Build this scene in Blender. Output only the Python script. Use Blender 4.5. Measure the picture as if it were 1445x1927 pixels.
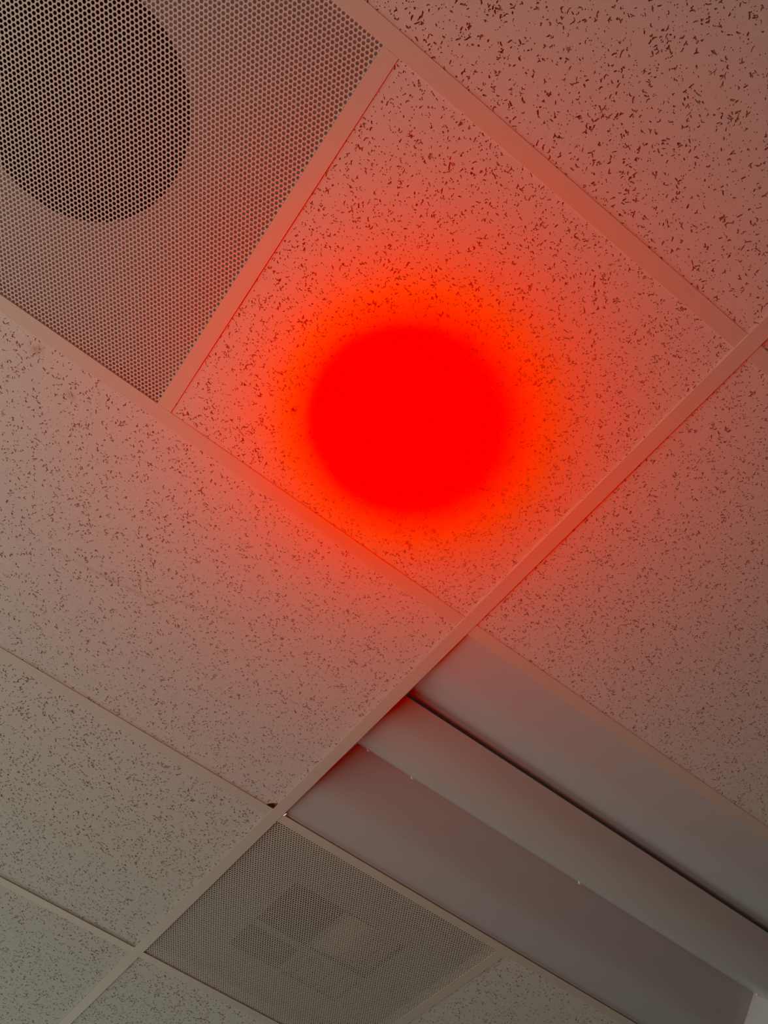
import bpy, math, random
import numpy as np
from mathutils import Matrix, Vector
from mathutils.geometry import delaunay_2d_cdt

for o in list(bpy.data.objects):
    bpy.data.objects.remove(o)
scene = bpy.context.scene
COL = scene.collection

# ---------------------------------------------------------------- units
S = 0.6096            # two-foot ceiling module
H = 2.70              # height of the suspended ceiling
# world X runs along the cross tees, world Y along the main tee, in modules from
# the corner where the main tee meets the first cross tee

# ---------------------------------------------------------------- camera
cam = bpy.data.cameras.new('camera')
cam.sensor_fit = 'VERTICAL'
cam.sensor_height = 24.0
cam.sensor_width = 24.0
cam.lens = 1438.0 / 1927.0 * 24.0
cam.clip_start = 0.02
cam_ob = bpy.data.objects.new('camera', cam)
COL.objects.link(cam_ob)
R = [[-0.5941526158396093, 0.7988901423972944, -0.09357996298022747],
     [0.693141376999353, 0.56755370553806, 0.4443397605678093],
     [0.40809030934633944, 0.19914148666324605, -0.8909573321473716]]
Cu, Cv, Cw = 0.02572766, -0.48212082, 1.09014062
wv = lambda r: Vector((r[1], r[0], -r[2]))
right, up, back = wv(R[0]), -wv(R[1]), -wv(R[2])
M = Matrix((right, up, back)).transposed().to_4x4()
M.translation = Vector((Cv, Cu, H - Cw))
cam_ob.matrix_world = M
scene.camera = cam_ob

# ---------------------------------------------------------------- exposure
scene.view_settings.view_transform = 'Standard'
scene.view_settings.look = 'None'
scene.view_settings.exposure = 0.0
scene.view_settings.gamma = 1.0
scene.view_settings.use_curve_mapping = False
scene.cycles.use_denoising = True
scene.cycles.max_bounces = 6

# ---------------------------------------------------------------- room light
AMBIENT = (0.014, 0.015, 0.012)
world = bpy.data.worlds.new('room_light')
scene.world = world
world.use_nodes = True
bg = world.node_tree.nodes['Background']
bg.inputs['Color'].default_value = (*AMBIENT, 1)
bg.inputs['Strength'].default_value = 1.0

def area(name, loc, target, sx, sy, power, color):
    l = bpy.data.lights.new(name, 'AREA')
    l.shape = 'RECTANGLE'; l.size = sx; l.size_y = sy
    l.energy = power; l.color = color
    o = bpy.data.objects.new(name, l); COL.objects.link(o)
    o.location = loc
    o.rotation_euler = (Vector(target) - Vector(loc)).to_track_quat('-Z', 'Z').to_euler()
    return o
# daylight from the windows beyond the left and the bottom of the picture
area('window_daylight', (-2.2, 0.7, 1.30), (0.0, 0.7, 1.70), 4.2, 1.2, 31.0, (0.98, 1.0, 0.81))
area('side_window_daylight', (-0.4, 4.0, 1.30), (0.1, 1.2, 2.2), 2.6, 1.2, 13.0, (0.98, 1.0, 0.84))

# deep red hand lamp shining straight up. Such a pure red lies outside sRGB: its
# coordinates there have negative green and blue, and the lamp is given such a colour.
RED = (1.0, -0.125, -0.145)
HOT, HOT_R0, HOT_R1 = 3.0, 0.06, 0.15      # level, inner and outer radius in metres on the ceiling
SPILL, SPILL_R, SPILL_P = 2.7, 0.20, 1.18
LAMP = Vector((-0.305, 0.388, H - 1.10))
l = bpy.data.lights.new('red_hand_lamp', 'SPOT')
l.spot_size = math.radians(150); l.spot_blend = 0.3
l.shadow_soft_size = 0.02
l.energy = 4 * math.pi * math.pi * 1.10 ** 2
l.use_nodes = True
nt = l.node_tree
def mnode(op, a, b=None, c=None):
    n = nt.nodes.new('ShaderNodeMath'); n.operation = op
    for i, v in enumerate((a, b, c)):
        if v is None: continue
        if isinstance(v, (int, float)): n.inputs[i].default_value = v
        else: nt.links.new(v, n.inputs[i])
    return n.outputs[0]
# beam profile of the reflector: a flat hot spot and a wide spill that thins with angle
tcn = nt.nodes.new('ShaderNodeTexCoord')
sepn = nt.nodes.new('ShaderNodeSeparateXYZ'); nt.links.new(tcn.outputs['Normal'], sepn.inputs[0])
cosz = mnode('ABSOLUTE', sepn.outputs[2])
cos2 = mnode('MULTIPLY', cosz, cosz)
rr2 = mnode('MULTIPLY', mnode('DIVIDE', mnode('SUBTRACT', 1.0, cos2), cos2), 1.10 ** 2)      # squared radius on the ceiling
spill = mnode('MULTIPLY', mnode('POWER', mnode('ADD', 1.0, mnode('DIVIDE', rr2, SPILL_R ** 2)), -SPILL_P), SPILL)
hot = nt.nodes.new('ShaderNodeMapRange'); hot.interpolation_type = 'SMOOTHSTEP'
hot.inputs['From Min'].default_value = HOT_R1; hot.inputs['From Max'].default_value = HOT_R0
hot.inputs['To Min'].default_value = 0.0; hot.inputs['To Max'].default_value = HOT
nt.links.new(mnode('SQRT', rr2), hot.inputs['Value'])
strength = mnode('DIVIDE', mnode('ADD', spill, hot.outputs[0]), mnode('MULTIPLY', cos2, cosz))
em = nt.nodes['Emission']
cx = nt.nodes.new('ShaderNodeCombineXYZ')
for i in range(3):
    cx.inputs[i].default_value = RED[i]
nt.links.new(cx.outputs[0], em.inputs['Color'])
nt.links.new(strength, em.inputs['Strength'])
lo = bpy.data.objects.new('red_hand_lamp', l); COL.objects.link(lo)
lo.location = LAMP
lo.rotation_euler = (math.pi, 0, 0)

# ---------------------------------------------------------------- materials
def material(name, color, rough=0.6, noise=0.0, nscale=200.0, bump=0.0, bscale=400.0, metallic=0.0, spec=0.5, stains=None):
    m = bpy.data.materials.new(name); m.use_nodes = True
    nt = m.node_tree; b = nt.nodes['Principled BSDF']
    b.inputs['Roughness'].default_value = rough
    b.inputs['Metallic'].default_value = metallic
    b.inputs['Specular IOR Level'].default_value = spec
    tc = nt.nodes.new('ShaderNodeTexCoord')
    n = nt.nodes.new('ShaderNodeTexNoise'); n.inputs['Scale'].default_value = nscale; n.inputs['Detail'].default_value = 4
    nt.links.new(tc.outputs['Object'], n.inputs['Vector'])
    mix = nt.nodes.new('ShaderNodeMix'); mix.data_type = 'RGBA'
    mix.inputs['A'].default_value = (*[c * (1 - noise) for c in color], 1)
    mix.inputs['B'].default_value = (*[min(1, c * (1 + noise)) for c in color], 1)
    nt.links.new(n.outputs['Fac'], mix.inputs['Factor'])
    out = mix.outputs['Result']
    for (sx, sy, rx, ry, ang, amount, tint) in (stains or []):
        mp = nt.nodes.new('ShaderNodeMapping'); mp.vector_type = 'TEXTURE'
        mp.inputs['Location'].default_value = (sx, sy, 0); mp.inputs['Rotation'].default_value = (0, 0, ang)
        mp.inputs['Scale'].default_value = (rx, ry, 1)
        nt.links.new(tc.outputs['Object'], mp.inputs['Vector'])
        wn = nt.nodes.new('ShaderNodeTexNoise'); wn.inputs['Scale'].default_value = 60.0
        nt.links.new(tc.outputs['Object'], wn.inputs['Vector'])
        sep = nt.nodes.new('ShaderNodeSeparateXYZ'); nt.links.new(mp.outputs[0], sep.inputs[0])
        cmb = nt.nodes.new('ShaderNodeCombineXYZ')
        nt.links.new(sep.outputs[0], cmb.inputs[0]); nt.links.new(sep.outputs[1], cmb.inputs[1])
        ln = nt.nodes.new('ShaderNodeVectorMath'); ln.operation = 'LENGTH'
        nt.links.new(cmb.outputs[0], ln.inputs[0])
        mr = nt.nodes.new('ShaderNodeMapRange'); mr.interpolation_type = 'SMOOTHSTEP'
        mr.inputs['From Min'].default_value = 1.0; mr.inputs['From Max'].default_value = 0.2
        mr.inputs['To Max'].default_value = amount
        nt.links.new(ln.outputs['Value'], mr.inputs['Value'])
        mu = nt.nodes.new('ShaderNodeMath'); mu.operation = 'MULTIPLY'
        nt.links.new(mr.outputs[0], mu.inputs[0]); nt.links.new(wn.outputs['Fac'], mu.inputs[1])
        mx = nt.nodes.new('ShaderNodeMix'); mx.data_type = 'RGBA'
        nt.links.new(mu.outputs[0], mx.inputs['Factor']); nt.links.new(out, mx.inputs['A'])
        mx.inputs['B'].default_value = (*tint, 1)
        out = mx.outputs['Result']
    nt.links.new(out, b.inputs['Base Color'])
    if bump:
        n2 = nt.nodes.new('ShaderNodeTexNoise'); n2.inputs['Scale'].default_value = bscale; n2.inputs['Detail'].default_value = 3
        nt.links.new(tc.outputs['Object'], n2.inputs['Vector'])
        bp = nt.nodes.new('ShaderNodeBump'); bp.inputs['Strength'].default_value = bump; bp.inputs['Distance'].default_value = 0.001
        nt.links.new(n2.outputs['Fac'], bp.inputs['Height']); nt.links.new(bp.outputs[0], b.inputs['Normal'])
    return m

TILE = material('tile_white_paint', (0.74, 0.73, 0.70), 0.85, 0.05, 160, 0.25, 700, spec=0.2)
stain_tint = (0.50, 0.42, 0.33)
def at_uv(u, v):
    return (v * S, u * S)
TILE_STAINED = material('tile_white_paint_smudged', (0.74, 0.73, 0.70), 0.85, 0.05, 160, 0.25, 700, spec=0.2, stains=[
    (*at_uv(1.05, -1.33), 0.012, 0.020, 0.5, 0.9, stain_tint), (*at_uv(1.105, -1.21), 0.016, 0.012, 0.2, 0.7, stain_tint),
    (*at_uv(1.534, -0.86), 0.16, 0.006, -0.12, 0.7, stain_tint), (*at_uv(1.455, -0.62), 0.13, 0.005, -0.28, 0.7, stain_tint)])
FIBRE = material('raw_mineral_fibre', (0.46, 0.40, 0.34), 0.95, 0.15, 900, spec=0.1)
TEE = material('tee_white_enamel', (0.71, 0.66, 0.58), 0.45, 0.02, 30, spec=0.4)
PERF = material('perforated_white_enamel', (0.74, 0.71, 0.66), 0.5, 0.02, 30, spec=0.4)
PLATE = material('galvanised_plate', (0.44, 0.40, 0.39), 0.6, 0.08, 40, spec=0.3)
STEEL = material('grey_steel_and_shaded_blade', (0.30, 0.29, 0.26), 0.6, 0.08, 40, spec=0.3)  # plate colour, also painted as shade on the two deepest cream blades
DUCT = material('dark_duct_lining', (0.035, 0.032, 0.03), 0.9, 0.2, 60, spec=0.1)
BLADE_SHADED = material('shaded_blade_enamel', (0.42, 0.40, 0.33), 0.6, 0.05, 40, spec=0.3)  # blade cream darkened to imitate the shade deeper in the neck
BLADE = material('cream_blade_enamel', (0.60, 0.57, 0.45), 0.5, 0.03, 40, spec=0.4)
PANEL = material('troffer_white_gloss_enamel', (0.61, 0.63, 0.66), 0.40, 0.01, 20, spec=0.5)
LENS = material('frosted_acrylic_lens', (0.64, 0.66, 0.66), 0.22, 0.01, 20, spec=0.5)
BARE = material('bare_bright_metal', (0.95, 0.93, 0.88), 0.35, 0.02, 60, metallic=1.0)
CLIP = material('clip_white_plastic', (0.92, 0.92, 0.90), 0.3, 0.01, 20, spec=0.6)
CONCRETE = material('plenum_concrete', (0.18, 0.17, 0.16), 0.9, 0.2, 12)

# ---------------------------------------------------------------- mesh helpers
def link(name, verts, faces, mats, parent=None, midx=None, smooth=False):
    me = bpy.data.meshes.new(name)
    me.from_pydata(verts, [], faces)
    for m in (mats if isinstance(mats, (list, tuple)) else [mats]):
        me.materials.append(m)
    if midx is not None:
        me.polygons.foreach_set('material_index', np.asarray(midx, dtype=np.int32))
    if smooth:
        me.polygons.foreach_set('use_smooth', np.ones(len(me.polygons), dtype=bool))
    me.update()
    o = bpy.data.objects.new(name, me)
    COL.objects.link(o)
    if parent:
        o.parent = parent
        o.matrix_parent_inverse = parent.matrix_basis.inverted()
    return o

class MB:
    def __init__(self):
        self.v = []; self.f = []
    def box(self, x0, x1, y0, y1, z0, z1):
        n = len(self.v)
        self.v += [(x, y, z) for z in (z0, z1) for y in (y0, y1) for x in (x0, x1)]
        for q in ((0, 2, 3, 1), (4, 5, 7, 6), (0, 1, 5, 4), (2, 6, 7, 3), (0, 4, 6, 2), (1, 3, 7, 5)):
            self.f.append(tuple(n + i for i in q))
        return self
    def sweep(self, profile, axis, a0, a1, closed=True):
        """profile of (across, z) points swept along X ('x') or Y ('y')"""
        n = len(self.v); k = len(profile)
        for a in (a0, a1):
            for (c, z) in profile:
                self.v.append((a, c, z) if axis == 'x' else (c, a, z))
        for i in range(k if closed else k - 1):
            j = (i + 1) % k
            self.f.append((n + i, n + j, n + k + j, n + k + i))
        if closed:
            self.f.append(tuple(n + i for i in range(k)))
            self.f.append(tuple(n + k + i for i in reversed(range(k))))
        return self
    def build(self, name, mats, parent=None, smooth=False):
        return link(name, self.v, self.f, mats, parent, smooth=smooth)

def empty(name, loc):
    o = bpy.data.objects.new(name, None)
    o.empty_display_size = 0.1
    o.location = loc
    COL.objects.link(o)
    bpy.context.view_layer.update()
    return o

def pix(u, v, h=0.0):
    """where a point of the ceiling falls in the frame (only used to keep pits to the tiles in view)"""
    p = np.stack([u * S - Cu, v * S - Cv, np.full_like(u, -h - Cw)], -1) @ np.array(R).T
    return 722.5 + 1438 * p[..., 0] / p[..., 2], 963.5 + 1438 * p[..., 1] / p[..., 2]

# ---------------------------------------------------------------- ceiling (setting)
FL = 0.012        # half width of a tee flange
U0, U1, V0, V1 = -1, 4, -2, 2
deck = MB().box(V0 * S - 0.3, V1 * S + 0.3, U0 * S - 0.3, U1 * S + 0.3, H + 0.19, H + 0.27)
ceiling = deck.build('ceiling', CONCRETE)
ceiling['kind'] = 'structure'

def tee_profile(c, drop, t=0.0010):
    z = H - drop
    return [(c - FL, z), (c + FL, z), (c + FL, z + t), (c + 0.0012, z + 0.0016), (c + 0.0012, z + 0.030), (c + 0.0035, z + 0.031),
            (c + 0.0035, z + 0.040), (c - 0.0035, z + 0.040), (c - 0.0035, z + 0.031), (c - 0.0012, z + 0.030), (c - 0.0012, z + 0.0016), (c - FL, z + t)]
for v in (-2, 0, 2):
    MB().sweep(tee_profile(v * S, 0.0010, 0.0015), 'y', U0 * S, U1 * S).build('main_tee', TEE, ceiling)
for u in range(U0, U1 + 1):
    for a, b in ((-2, 0), (0, 2)):
        MB().sweep(tee_profile(u * S, 0.0), 'x', a * S + 0.0045, b * S - 0.0045).build('cross_tee', TEE, ceiling)
def short_tee(v, u0, u1):
    MB().sweep(tee_profile(v * S, 0.0), 'y', u0 * S + FL + 0.0002, u1 * S - FL - 0.0002).build('cross_tee', TEE, ceiling)
short_tee(-1, 0, 1)
short_tee(1, 2, 3)

# mineral fibre tiles with real pits: pinholes and worm-shaped fissures cut into the face
def simple(pts):
    """counter-clockwise and free of crossings"""
    p = np.array(pts); q = np.roll(p, -1, 0); n = len(p)
    if (p[:, 0] * q[:, 1] - q[:, 0] * p[:, 1]).sum() <= 0:
        return False
    side = lambda a, b, c: (b[..., 0] - a[..., 0]) * (c[..., 1] - a[..., 1]) - (b[..., 1] - a[..., 1]) * (c[..., 0] - a[..., 0])
    A, B, C, D = p[:, None], q[:, None], p[None], q[None]
    hit = (side(A, B, C) * side(A, B, D) < 0) & (side(C, D, A) * side(C, D, B) < 0)
    i = np.arange(n)
    near = (np.abs(i[:, None] - i[None]) <= 1) | (np.abs(i[:, None] - i[None]) == n - 1)
    return not (hit & ~near).any()

def worm(rng, x, y, length, width, bend, ang):
    k = 4
    t = np.linspace(-0.5, 0.5, k)
    a = ang + bend * t + rng.normal(0, 0.18, k)
    dx = np.cumsum(np.cos(a)) * length / k; dy = np.cumsum(np.sin(a)) * length / k
    dx -= dx.mean(); dy -= dy.mean()
    w = width * np.array([0.8, 1.0, 0.95, 0.75]) * rng.uniform(0.7, 1.2, k)
    nx, ny = -np.sin(a), np.cos(a)
    e0, e1 = w[0] * 0.9, w[-1] * 0.9
    pts = [(dx[i] + nx[i] * w[i], dy[i] + ny[i] * w[i]) for i in range(k)]
    pts += [(dx[-1] + math.cos(a[-1]) * e1 + nx[-1] * w[-1] * 0.4, dy[-1] + math.sin(a[-1]) * e1 + ny[-1] * w[-1] * 0.4),
            (dx[-1] + math.cos(a[-1]) * e1 * 0.9 - nx[-1] * w[-1] * 0.5, dy[-1] + math.sin(a[-1]) * e1 * 0.9 - ny[-1] * w[-1] * 0.5)]
    pts += [(dx[i] - nx[i] * w[i], dy[i] - ny[i] * w[i]) for i in reversed(range(k))]
    pts += [(dx[0] - math.cos(a[0]) * e0, dy[0] - math.sin(a[0]) * e0)]
    pts.reverse()
    return [(x + p, y + q) for p, q in pts] if simple(pts) else None

def make_tile(u0, u1, v0, v1, seed, lift=0.0025, fiss=3200, dots=7200, fl=(3.0, 9.5), fw=(0.5, 1.05), depth=(0.8, 3.0),
              dot_r=(0.6, 1.0), dot_n=6, mat=None, chip=None):
    rng = np.random.default_rng(seed)
    x0, x1, y0, y1 = v0 * S + 0.004, v1 * S - 0.004, u0 * S + 0.004, u1 * S - 0.004
    z = H + lift; thick = 0.015
    A = (x1 - x0) * (y1 - y0)
    polys, dep = [], []
    def spots(n, m):
        x = rng.uniform(x0 + m, x1 - m, n); y = rng.uniform(y0 + m, y1 - m, n)
        px, py = pix(y / S, x / S)
        keep = (px > -170) & (px < 1615) & (py > -170) & (py < 2097)
        return np.stack([x[keep], y[keep]], -1)
    for x, y in spots(int(A * dots), 0.003):
        r = rng.uniform(*dot_r) / 1000
        p0 = rng.uniform(0, 6.28)
        polys.append([(x + r * math.cos(p0 + q * 6.2832 / dot_n), y + r * math.sin(p0 + q * 6.2832 / dot_n)) for q in range(dot_n)])
        dep.append(rng.uniform(1.2, 3.0) / 1000)
    # fissures lie in loose drifts
    base = spots(int(A * fiss * 1.6), 0.008)
    ph = rng.uniform(0, 6.28, 6)
    dens = 0.62 + 0.2 * np.sin(base[:, 0] * 95 + ph[0] + 2 * np.sin(base[:, 1] * 60 + ph[1])) + 0.2 * np.sin(base[:, 1] * 120 + ph[2] + 2 * np.sin(base[:, 0] * 50 + ph[3]))
    base = base[rng.uniform(0, 1, len(base)) < dens]
    for x, y in base:
        l = (fl[0] + (fl[1] - fl[0]) * rng.beta(1.0, 2.6)) / 1000
        a = rng.uniform(0, math.pi)
        w = rng.uniform(*fw) / 1000
        d = (depth[0] + (depth[1] - depth[0]) * rng.beta(1.2, 1.2)) / 1000
        wp = worm(rng, x, y, l, w, np.clip(rng.normal(0, 1.4), -2.6, 2.6), a)
        if wp is None:
            continue
        polys.append(wp); dep.append(d)
        if rng.uniform() < 0.22:      # a second arm makes a Y or an L
            b = a + rng.uniform(0.7, 2.2)
            wp = worm(rng, x + 0.4 * l * math.cos(b), y + 0.4 * l * math.sin(b), l * 0.8, w * 0.85, rng.normal(0, 0.8), b)
            if wp:
                polys.append(wp); dep.append(d)
    if chip:
        polys.append(chip); dep.append(0.013)
    vin = [Vector((x0, y0)), Vector((x1, y0)), Vector((x1, y1)), Vector((x0, y1))]
    fin = [[0, 1, 2, 3]]
    for p in polys:
        n = len(vin); vin += [Vector(q) for q in p]
        fin.append(list(range(n, n + len(p))))
    vo, eo, fo, ov, oe, of = delaunay_2d_cdt(vin, [], fin, 1, 1e-6, True)
    V = np.array([(q[0], q[1]) for q in vo])
    d = np.zeros(len(fo))
    for i, src in enumerate(of):
        for s in src:
            if s > 0:
                d[i] = max(d[i], dep[s - 1])
    pit = d > 0
    F = np.array([f[:3] for f in fo])
    # triangles turned so that the face looks down
    cr = np.cross(V[F[:, 1]] - V[F[:, 0]], V[F[:, 2]] - V[F[:, 0]])
    F[cr > 0] = F[cr > 0][:, ::-1]
    nv = len(V)
    # pit floors: every vertex takes the deepest pit around it
    vd = np.zeros(nv)
    np.maximum.at(vd, F[pit].ravel(), np.repeat(d[pit], 3))
    used = np.where(vd > 0)[0]; new = np.full(nv, -1); new[used] = nv + np.arange(len(used))
    verts = np.zeros((nv + len(used), 3)); verts[:nv, :2] = V; verts[:nv, 2] = z
    verts[nv:, :2] = V[used]; verts[nv:, 2] = z + vd[used]
    surf = F[~pit]; floor = new[F[pit]]
    # walls where a pit triangle meets the face
    pe = F[pit]; e = np.concatenate([pe[:, [0, 1]], pe[:, [1, 2]], pe[:, [2, 0]]])
    key = np.minimum(e[:, 0], e[:, 1]).astype(np.int64) * nv + np.maximum(e[:, 0], e[:, 1])
    _, first, cnt = np.unique(key, return_index=True, return_counts=True)
    e = e[first[cnt == 1]]
    walls = np.stack([e[:, 0], e[:, 1], new[e[:, 1]], new[e[:, 0]]], -1)
    faces = [tuple(t) for t in surf.tolist()] + [tuple(t) for t in floor.tolist()] + [tuple(t) for t in walls.tolist()]
    midx = [0] * len(surf) + [1] * (len(floor) + len(walls))
    n = len(verts)
    verts = verts.tolist() + [(x0, y0, z), (x1, y0, z), (x1, y1, z), (x0, y1, z), (x0, y0, z + thick), (x1, y0, z + thick), (x1, y1, z + thick), (x0, y1, z + thick)]
    for q in ((0, 1, 5, 4), (1, 2, 6, 5), (2, 3, 7, 6), (3, 0, 4, 7), (4, 5, 6, 7)):
        faces.append(tuple(n + i for i in q)); midx.append(1)
    return link('ceiling_tile', verts, faces, [mat or TILE, FIBRE], ceiling, midx)

make_tile(-1, 0, -2, 0, 11, lift=0.0014, fiss=9000, dots=14500, fl=(2.2, 11.0), fw=(0.55, 1.15), depth=(1.4, 3.2), dot_r=(0.5, 0.95), dot_n=5)
make_tile(-1, 0, 0, 2, 12, fiss=7500, dots=12000)
make_tile(0, 1, -1, 0, 13, lift=0.00105, fiss=9000, dots=17000, fl=(2.2, 9.5), depth=(0.5, 2.2), dot_n=5)
make_tile(0, 1, 0, 2, 14, lift=0.0012, fiss=9000, dots=15000, fl=(2.2, 9.5), depth=(0.8, 2.6), dot_n=5)
chip = [(-0.030, 1.9848 * S), (-0.021, 1.962 * S), (-0.012, 1.950 * S), (-0.005, 1.952 * S), (-0.0045, 1.9925 * S), (-0.029, 1.9925 * S)]
far = dict(fl=(2.4, 9.0), dot_n=4)
make_tile(1, 2, -2, 0, 15, lift=0.0026, fiss=9500, dots=9500, fw=(0.5, 1.05), depth=(0.6, 2.0), dot_r=(0.5, 0.85), mat=TILE_STAINED, chip=chip, **far)['label'] = 'ceiling tile with a chipped corner and faint brown smudges'
make_tile(2, 3, -2, 0, 16, lift=0.0045, fiss=10500, dots=6500, fw=(0.7, 1.3), depth=(0.6, 2.2), dot_r=(0.6, 0.9), **far)
make_tile(3, 4, -2, 0, 17, lift=0.0030, fiss=10500, dots=5000, fw=(0.8, 1.45), depth=(0.6, 2.2), dot_r=(0.6, 0.95), **far)
make_tile(3, 4, 0, 2, 18, lift=0.0030, fiss=10500, dots=5000, fw=(0.8, 1.5), depth=(0.9, 2.8), dot_r=(0.6, 0.95), **far)
make_tile(2, 3, 1, 2, 19, lift=0.0025, fiss=8500, dots=6000, fw=(0.7, 1.3), depth=(1.4, 3.2), dot_r=(0.6, 0.95), **far)

# ---------------------------------------------------------------- perforated air grilles
def perforated_face(x0, x1, y0, y1, z, pitch, hole, parent, t=0.0008, nh=12, phase=(0.0, 0.0)):
    """hexagon cells, each with a round hole punched through the sheet; rows run along X"""
    row = pitch * math.sqrt(3) / 2
    ny = int((y1 - y0) / row) + 1; nx = int((x1 - x0) / pitch) + 1
    jj, ii = np.meshgrid(np.arange(-1, ny + 1), np.arange(-1, nx + 1), indexing='ij')
    cx = (x0 + phase[0] + (ii + 0.5 * (jj % 2)) * pitch).ravel(); cy = (y0 + phase[1] + jj * row).ravel()
    k = (cx > x0 - 0.1 * pitch) & (cx < x1 + 0.1 * pitch) & (cy > y0 - 0.1 * pitch) & (cy < y1 + 0.1 * pitch)
    cx, cy = cx[k], cy[k]
    a = np.arange(12) * math.pi / 6 + math.pi / 6
    rc = pitch / math.sqrt(3)
    ro = np.where(np.arange(12) % 2 == 0, rc, pitch / 2)
    outer = np.stack([ro * np.cos(a), ro * np.sin(a)], -1)
    inner = np.stack([hole / 2 * np.cos(a), hole / 2 * np.sin(a)], -1)
    n = len(cx); c = np.stack([cx, cy], -1)[:, None, :]
    P = np.zeros((n, 36, 3))
    P[:, 0:12, :2] = c + outer; P[:, 12:24, :2] = c + inner; P[:, 24:36, :2] = c + inner
    P[:, :24, 2] = z; P[:, 24:, 2] = z + t
    i = np.arange(12); j = (i + 1) % 12
    q1 = np.stack([i, 12 + i, 12 + j, j], -1)       # sheet, looks down
    q2 = np.stack([12 + i, 24 + i, 24 + j, 12 + j], -1)
    q = np.concatenate([q1, q2])
    Fq = (np.arange(n)[:, None, None] * 36 + q[None]).reshape(-1, 4)
    return link('perforated_face', P.reshape(-1, 3).tolist(), [tuple(f) for f in Fq.tolist()], PERF, parent)

PITCH, HOLE = 0.00635, 0.0048
# --- the large one with the round neck
g1 = empty('air_grille', (-1.5 * S, 0.5 * S, H + 0.003))
g1['label'] = 'square perforated white air grille showing the dark round duct opening behind its holes'
g1['category'] = 'air grille'; g1['group'] = 'perforated air grilles in the ceiling grid'
xa, xb, ya, yb = -2 * S + 0.005, -1 * S - 0.005, 0.005, S - 0.005
perforated_face(xa, xb, ya + 0.0085, yb - 0.0085, H + 0.0030, PITCH, HOLE, g1, phase=(0, 0))
rim = MB()
for b in ((xa, xb, ya, ya + 0.0065), (xa, xb, yb - 0.0065, yb)):
    rim.box(b[0], b[1], b[2], b[3], H + 0.0012, H + 0.028)
for b in ((xa, xa + 0.0045), (xb - 0.0045, xb)):
    rim.box(b[0], b[1], ya + 0.0065, yb - 0.0065, H + 0.0040, H + 0.028)
rim.build('rim', PERF, g1)
def plate_with_round_hole(cx, cy, r, z, n=64):
    vs, fs = [], []
    for i in range(n):
        a = 2 * math.pi * i / n
        c, s = math.cos(a), math.sin(a)
        k = min((xb - xa) / 2 / max(abs(c), 1e-9), (yb - ya) / 2 / max(abs(s), 1e-9))
        vs += [(cx + r * c, cy + r * s, z), (cx + k * c, cy + k * s, z), (cx + r * c, cy + r * s, z + 0.001), (cx + k * c, cy + k * s, z + 0.001)]
    for i in range(n):
        j = (i + 1) % n
        fs += [(4 * i, 4 * i + 1, 4 * j + 1, 4 * j), (4 * i + 2, 4 * j + 2, 4 * j + 3, 4 * i + 3), (4 * i, 4 * j, 4 * j + 2, 4 * i + 2)]
    return link('back_plate', vs, fs, PLATE, g1)
RN = 0.151
plate_with_round_hole(-1.5 * S, 0.5 * S, RN, H + 0.028)
vs, fs = [], []
for i in range(64):
    a = 2 * math.pi * i / 64
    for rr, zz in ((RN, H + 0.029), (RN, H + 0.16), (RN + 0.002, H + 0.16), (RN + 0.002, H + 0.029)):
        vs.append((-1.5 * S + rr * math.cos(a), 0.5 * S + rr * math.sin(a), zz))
for i in range(64):
    j = (i + 1) % 64
    for k in range(3):
        fs.append((4 * i + k, 4 * j + k, 4 * j + k + 1, 4 * i + k + 1))
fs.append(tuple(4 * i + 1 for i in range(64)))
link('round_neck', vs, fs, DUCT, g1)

# --- the far one with the square neck, two open quarters and two with blades
g2 = empty('air_grille', (0.5 * S, 2.5 * S, H + 0.003))
g2['label'] = 'square perforated grey air grille beside the light fixture with dark square openings behind it'
g2['category'] = 'air grille'; g2['group'] = 'perforated air grilles in the ceiling grid'
xa, xb, ya, yb = 0.005, S - 0.005, 2 * S + 0.005, 3 * S - 0.005
perforated_face(xa, xb, ya + 0.0065, yb - 0.0085, H + 0.0030, PITCH, HOLE, g2)
rim = MB()
for b in ((xa, xb, ya, ya + 0.0045), (xa, xb, yb - 0.0065, yb)):
    rim.box(b[0], b[1], b[2], b[3], H + 0.0040, H + 0.030)
for b in ((xa, xa + 0.0045), (xb - 0.0045, xb)):
    rim.box(b[0], b[1], ya + 0.0045, yb - 0.0065, H + 0.0040, H + 0.030)
rim.build('rim', PERF, g2)
zb = H + 0.030
qx0, qx1, qy0, qy1 = 0.265 * S, 0.775 * S, 2.287 * S, 2.770 * S       # the square neck
mx, my = 0.497 * S, 2.575 * S
bp = MB()
bp.box(xa, xb, ya, qy0, zb, zb + 0.001); bp.box(xa, xb, qy1, yb, zb, zb + 0.001)
bp.box(xa, qx0, qy0, qy1, zb, zb + 0.001); bp.box(qx1, xb, qy0, qy1, zb, zb + 0.001)
bp.build('back_plate', STEEL, g2)
nk = MB()
nk.box(qx0 - 0.002, qx0, qy0 - 0.002, qy1 + 0.002, zb + 0.001, zb + 0.12); nk.box(qx1, qx1 + 0.002, qy0 - 0.002, qy1 + 0.002, zb + 0.001, zb + 0.12)
nk.box(qx0, qx1, qy0 - 0.002, qy0, zb + 0.001, zb + 0.12); nk.box(qx0, qx1, qy1, qy1 + 0.002, zb + 0.001, zb + 0.12)
nk.box(qx0, qx1, qy0, qy1, zb + 0.12, zb + 0.122)
nk.build('square_neck', DUCT, g2)
MB().box(qx0, qx1, my - 0.011, my + 0.011, zb - 0.004, zb - 0.002).build('divider_bar', STEEL, g2)
MB().box(mx - 0.006, mx + 0.006, qy0, my - 0.011, zb - 0.004, zb - 0.002).build('divider_bar', STEEL, g2)
MB().box(mx - 0.006, mx + 0.006, my + 0.011, qy1, zb - 0.004, zb - 0.002).build('divider_bar', STEEL, g2)
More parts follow.
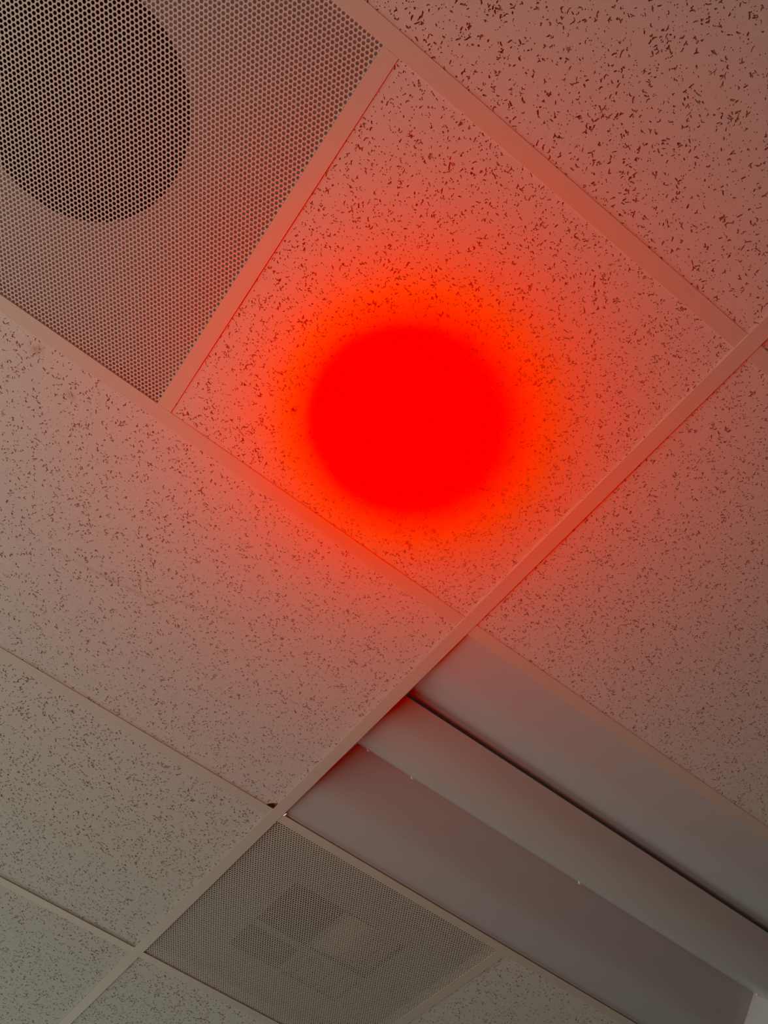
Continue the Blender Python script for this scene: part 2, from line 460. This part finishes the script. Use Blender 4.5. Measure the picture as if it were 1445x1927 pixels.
def blade(xc, w, y0, y1, tilt, mat, deep):
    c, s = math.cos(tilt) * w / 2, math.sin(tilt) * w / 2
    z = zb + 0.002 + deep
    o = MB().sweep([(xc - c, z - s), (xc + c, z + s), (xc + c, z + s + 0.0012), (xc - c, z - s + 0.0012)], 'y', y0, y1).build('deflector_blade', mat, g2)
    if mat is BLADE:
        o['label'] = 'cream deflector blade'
nb = 5
w = (qx1 - mx - 0.008) / nb
for i in range(nb):      # quarter next to the light fixture: closed cream blades, each deeper, shade put into darker colours
    blade(mx + 0.006 + (i + 0.5) * w, w * 1.02, qy0 + 0.009, my - 0.012, 0.05 + 0.04 * i, (BLADE, BLADE, BLADE_SHADED, STEEL, STEEL)[i], 0.002 * i)
for i in range(nb):
    blade(mx + 0.006 + (i + 0.5) * w, w * 1.0, my + 0.012, qy1 - 0.003, 0.12, STEEL, 0.004)

# ---------------------------------------------------------------- recessed light fixture
t = empty('light_fixture', (S, 1.5 * S, H + 0.002))
t['label'] = 'unlit white recessed ceiling light with two curved reflector panels and a long raised centre lens'
t['category'] = 'ceiling light'
X0, X1 = 0.006, 2 * S - 0.006
Y0, Y1 = S + 0.006, 2 * S - 0.006
def arc_profile(sgn):
    """reflector section from the tee edge up to the slot beside the lens"""
    pts = []
    for i in range(25):
        s = i / 24
        y = 0.285 * s
        k = min(1.0, max(0.0, (y - 0.09) / 0.19))
        h = 0.004 + 0.08 * y + 0.062 * k * k * (3 - 2 * k)
        pts.append((y, H + h))
    base = Y0 if sgn > 0 else Y1
    return [(base + sgn * y, z) for y, z in pts]
for sgn in (1, -1):
    pr = arc_profile(sgn)
    full = pr + [(y, z + 0.0012) for y, z in reversed(pr)]
    MB().sweep(full, 'x', X0 + 0.002, X1 - 0.002).build('reflector_panel', PANEL, t, smooth=False)
for xe, sg in ((X0, 1), (X1, -1)):
    for sgn in (1, -1):
        pr = arc_profile(sgn)
        vs, fs = [], []
        for i, (y, z) in enumerate(pr):       # end plate: leans in as it rises, cut to the reflector's curve
            lean = 0.055 * min(1.0, (z - H) / 0.089)
            vs += [(xe, y, H + 0.003), (xe + sg * max(lean, 0.003), y, z - 0.0003)]
        for i in range(len(pr) - 1):
            fs.append((2 * i, 2 * i + 2, 2 * i + 3, 2 * i + 1))
        n = len(vs)
        vs += [(x - sg * 0.001, y, z) for x, y, z in vs]
        fs += [tuple(n + k for k in reversed(f)) for f in fs]
        link('end_plate', vs, fs, PANEL, t)
pr = []
YC, HW = 1.5 * S, 0.079
for i in range(49):
    s = -1 + 2 * i / 48
    pr.append((YC + HW * s, H + 0.052 - 0.028 * (1 - abs(s) ** 2.6)))
inner = [(YC + (y - YC) * 0.96, z + 0.003) for y, z in reversed(pr)]
lens = MB().sweep(pr + inner, 'x', X0 + 0.001, X1 - 0.001).build('lens', LENS, t)
MB().box(X0 + 0.001, X1 - 0.001, Y0 + 0.2855, Y1 - 0.2855, H + 0.0885, H + 0.110).build('ballast_cover', PANEL, t)
for x in (0.06, 0.17, 0.62, 1.16):
    MB().box(x, x + 0.004, YC + HW - 0.006, YC + HW - 0.002, H + 0.0445, H + 0.052).build('lens_clip', CLIP, t)
# metal sliver added at the fixture corner, tilted to mirror the window as a glint
nrm = Vector((-1.228, -0.60, -0.985)).normalized()
ta = Vector((0, 1, 0)); ta = (ta - nrm * ta.dot(nrm)).normalized(); tb = nrm.cross(ta)
ctr = Vector((0.0142, 2 * S - 0.0165, H - 0.0012))
q = [ctr + ta * a * 0.0055 + tb * b * 0.0016 for a, b in ((-1, 0), (0, -1), (1, 0), (0, 1))]
q += [p - nrm * 0.0004 for p in q]
link('corner_glint', [tuple(p) for p in q], [(0, 1, 2, 3), (7, 6, 5, 4), (0, 4, 5, 1), (1, 5, 6, 2), (2, 6, 7, 3), (3, 7, 4, 0)], BARE, t)['label'] = 'small bright glint on an added metal sliver'
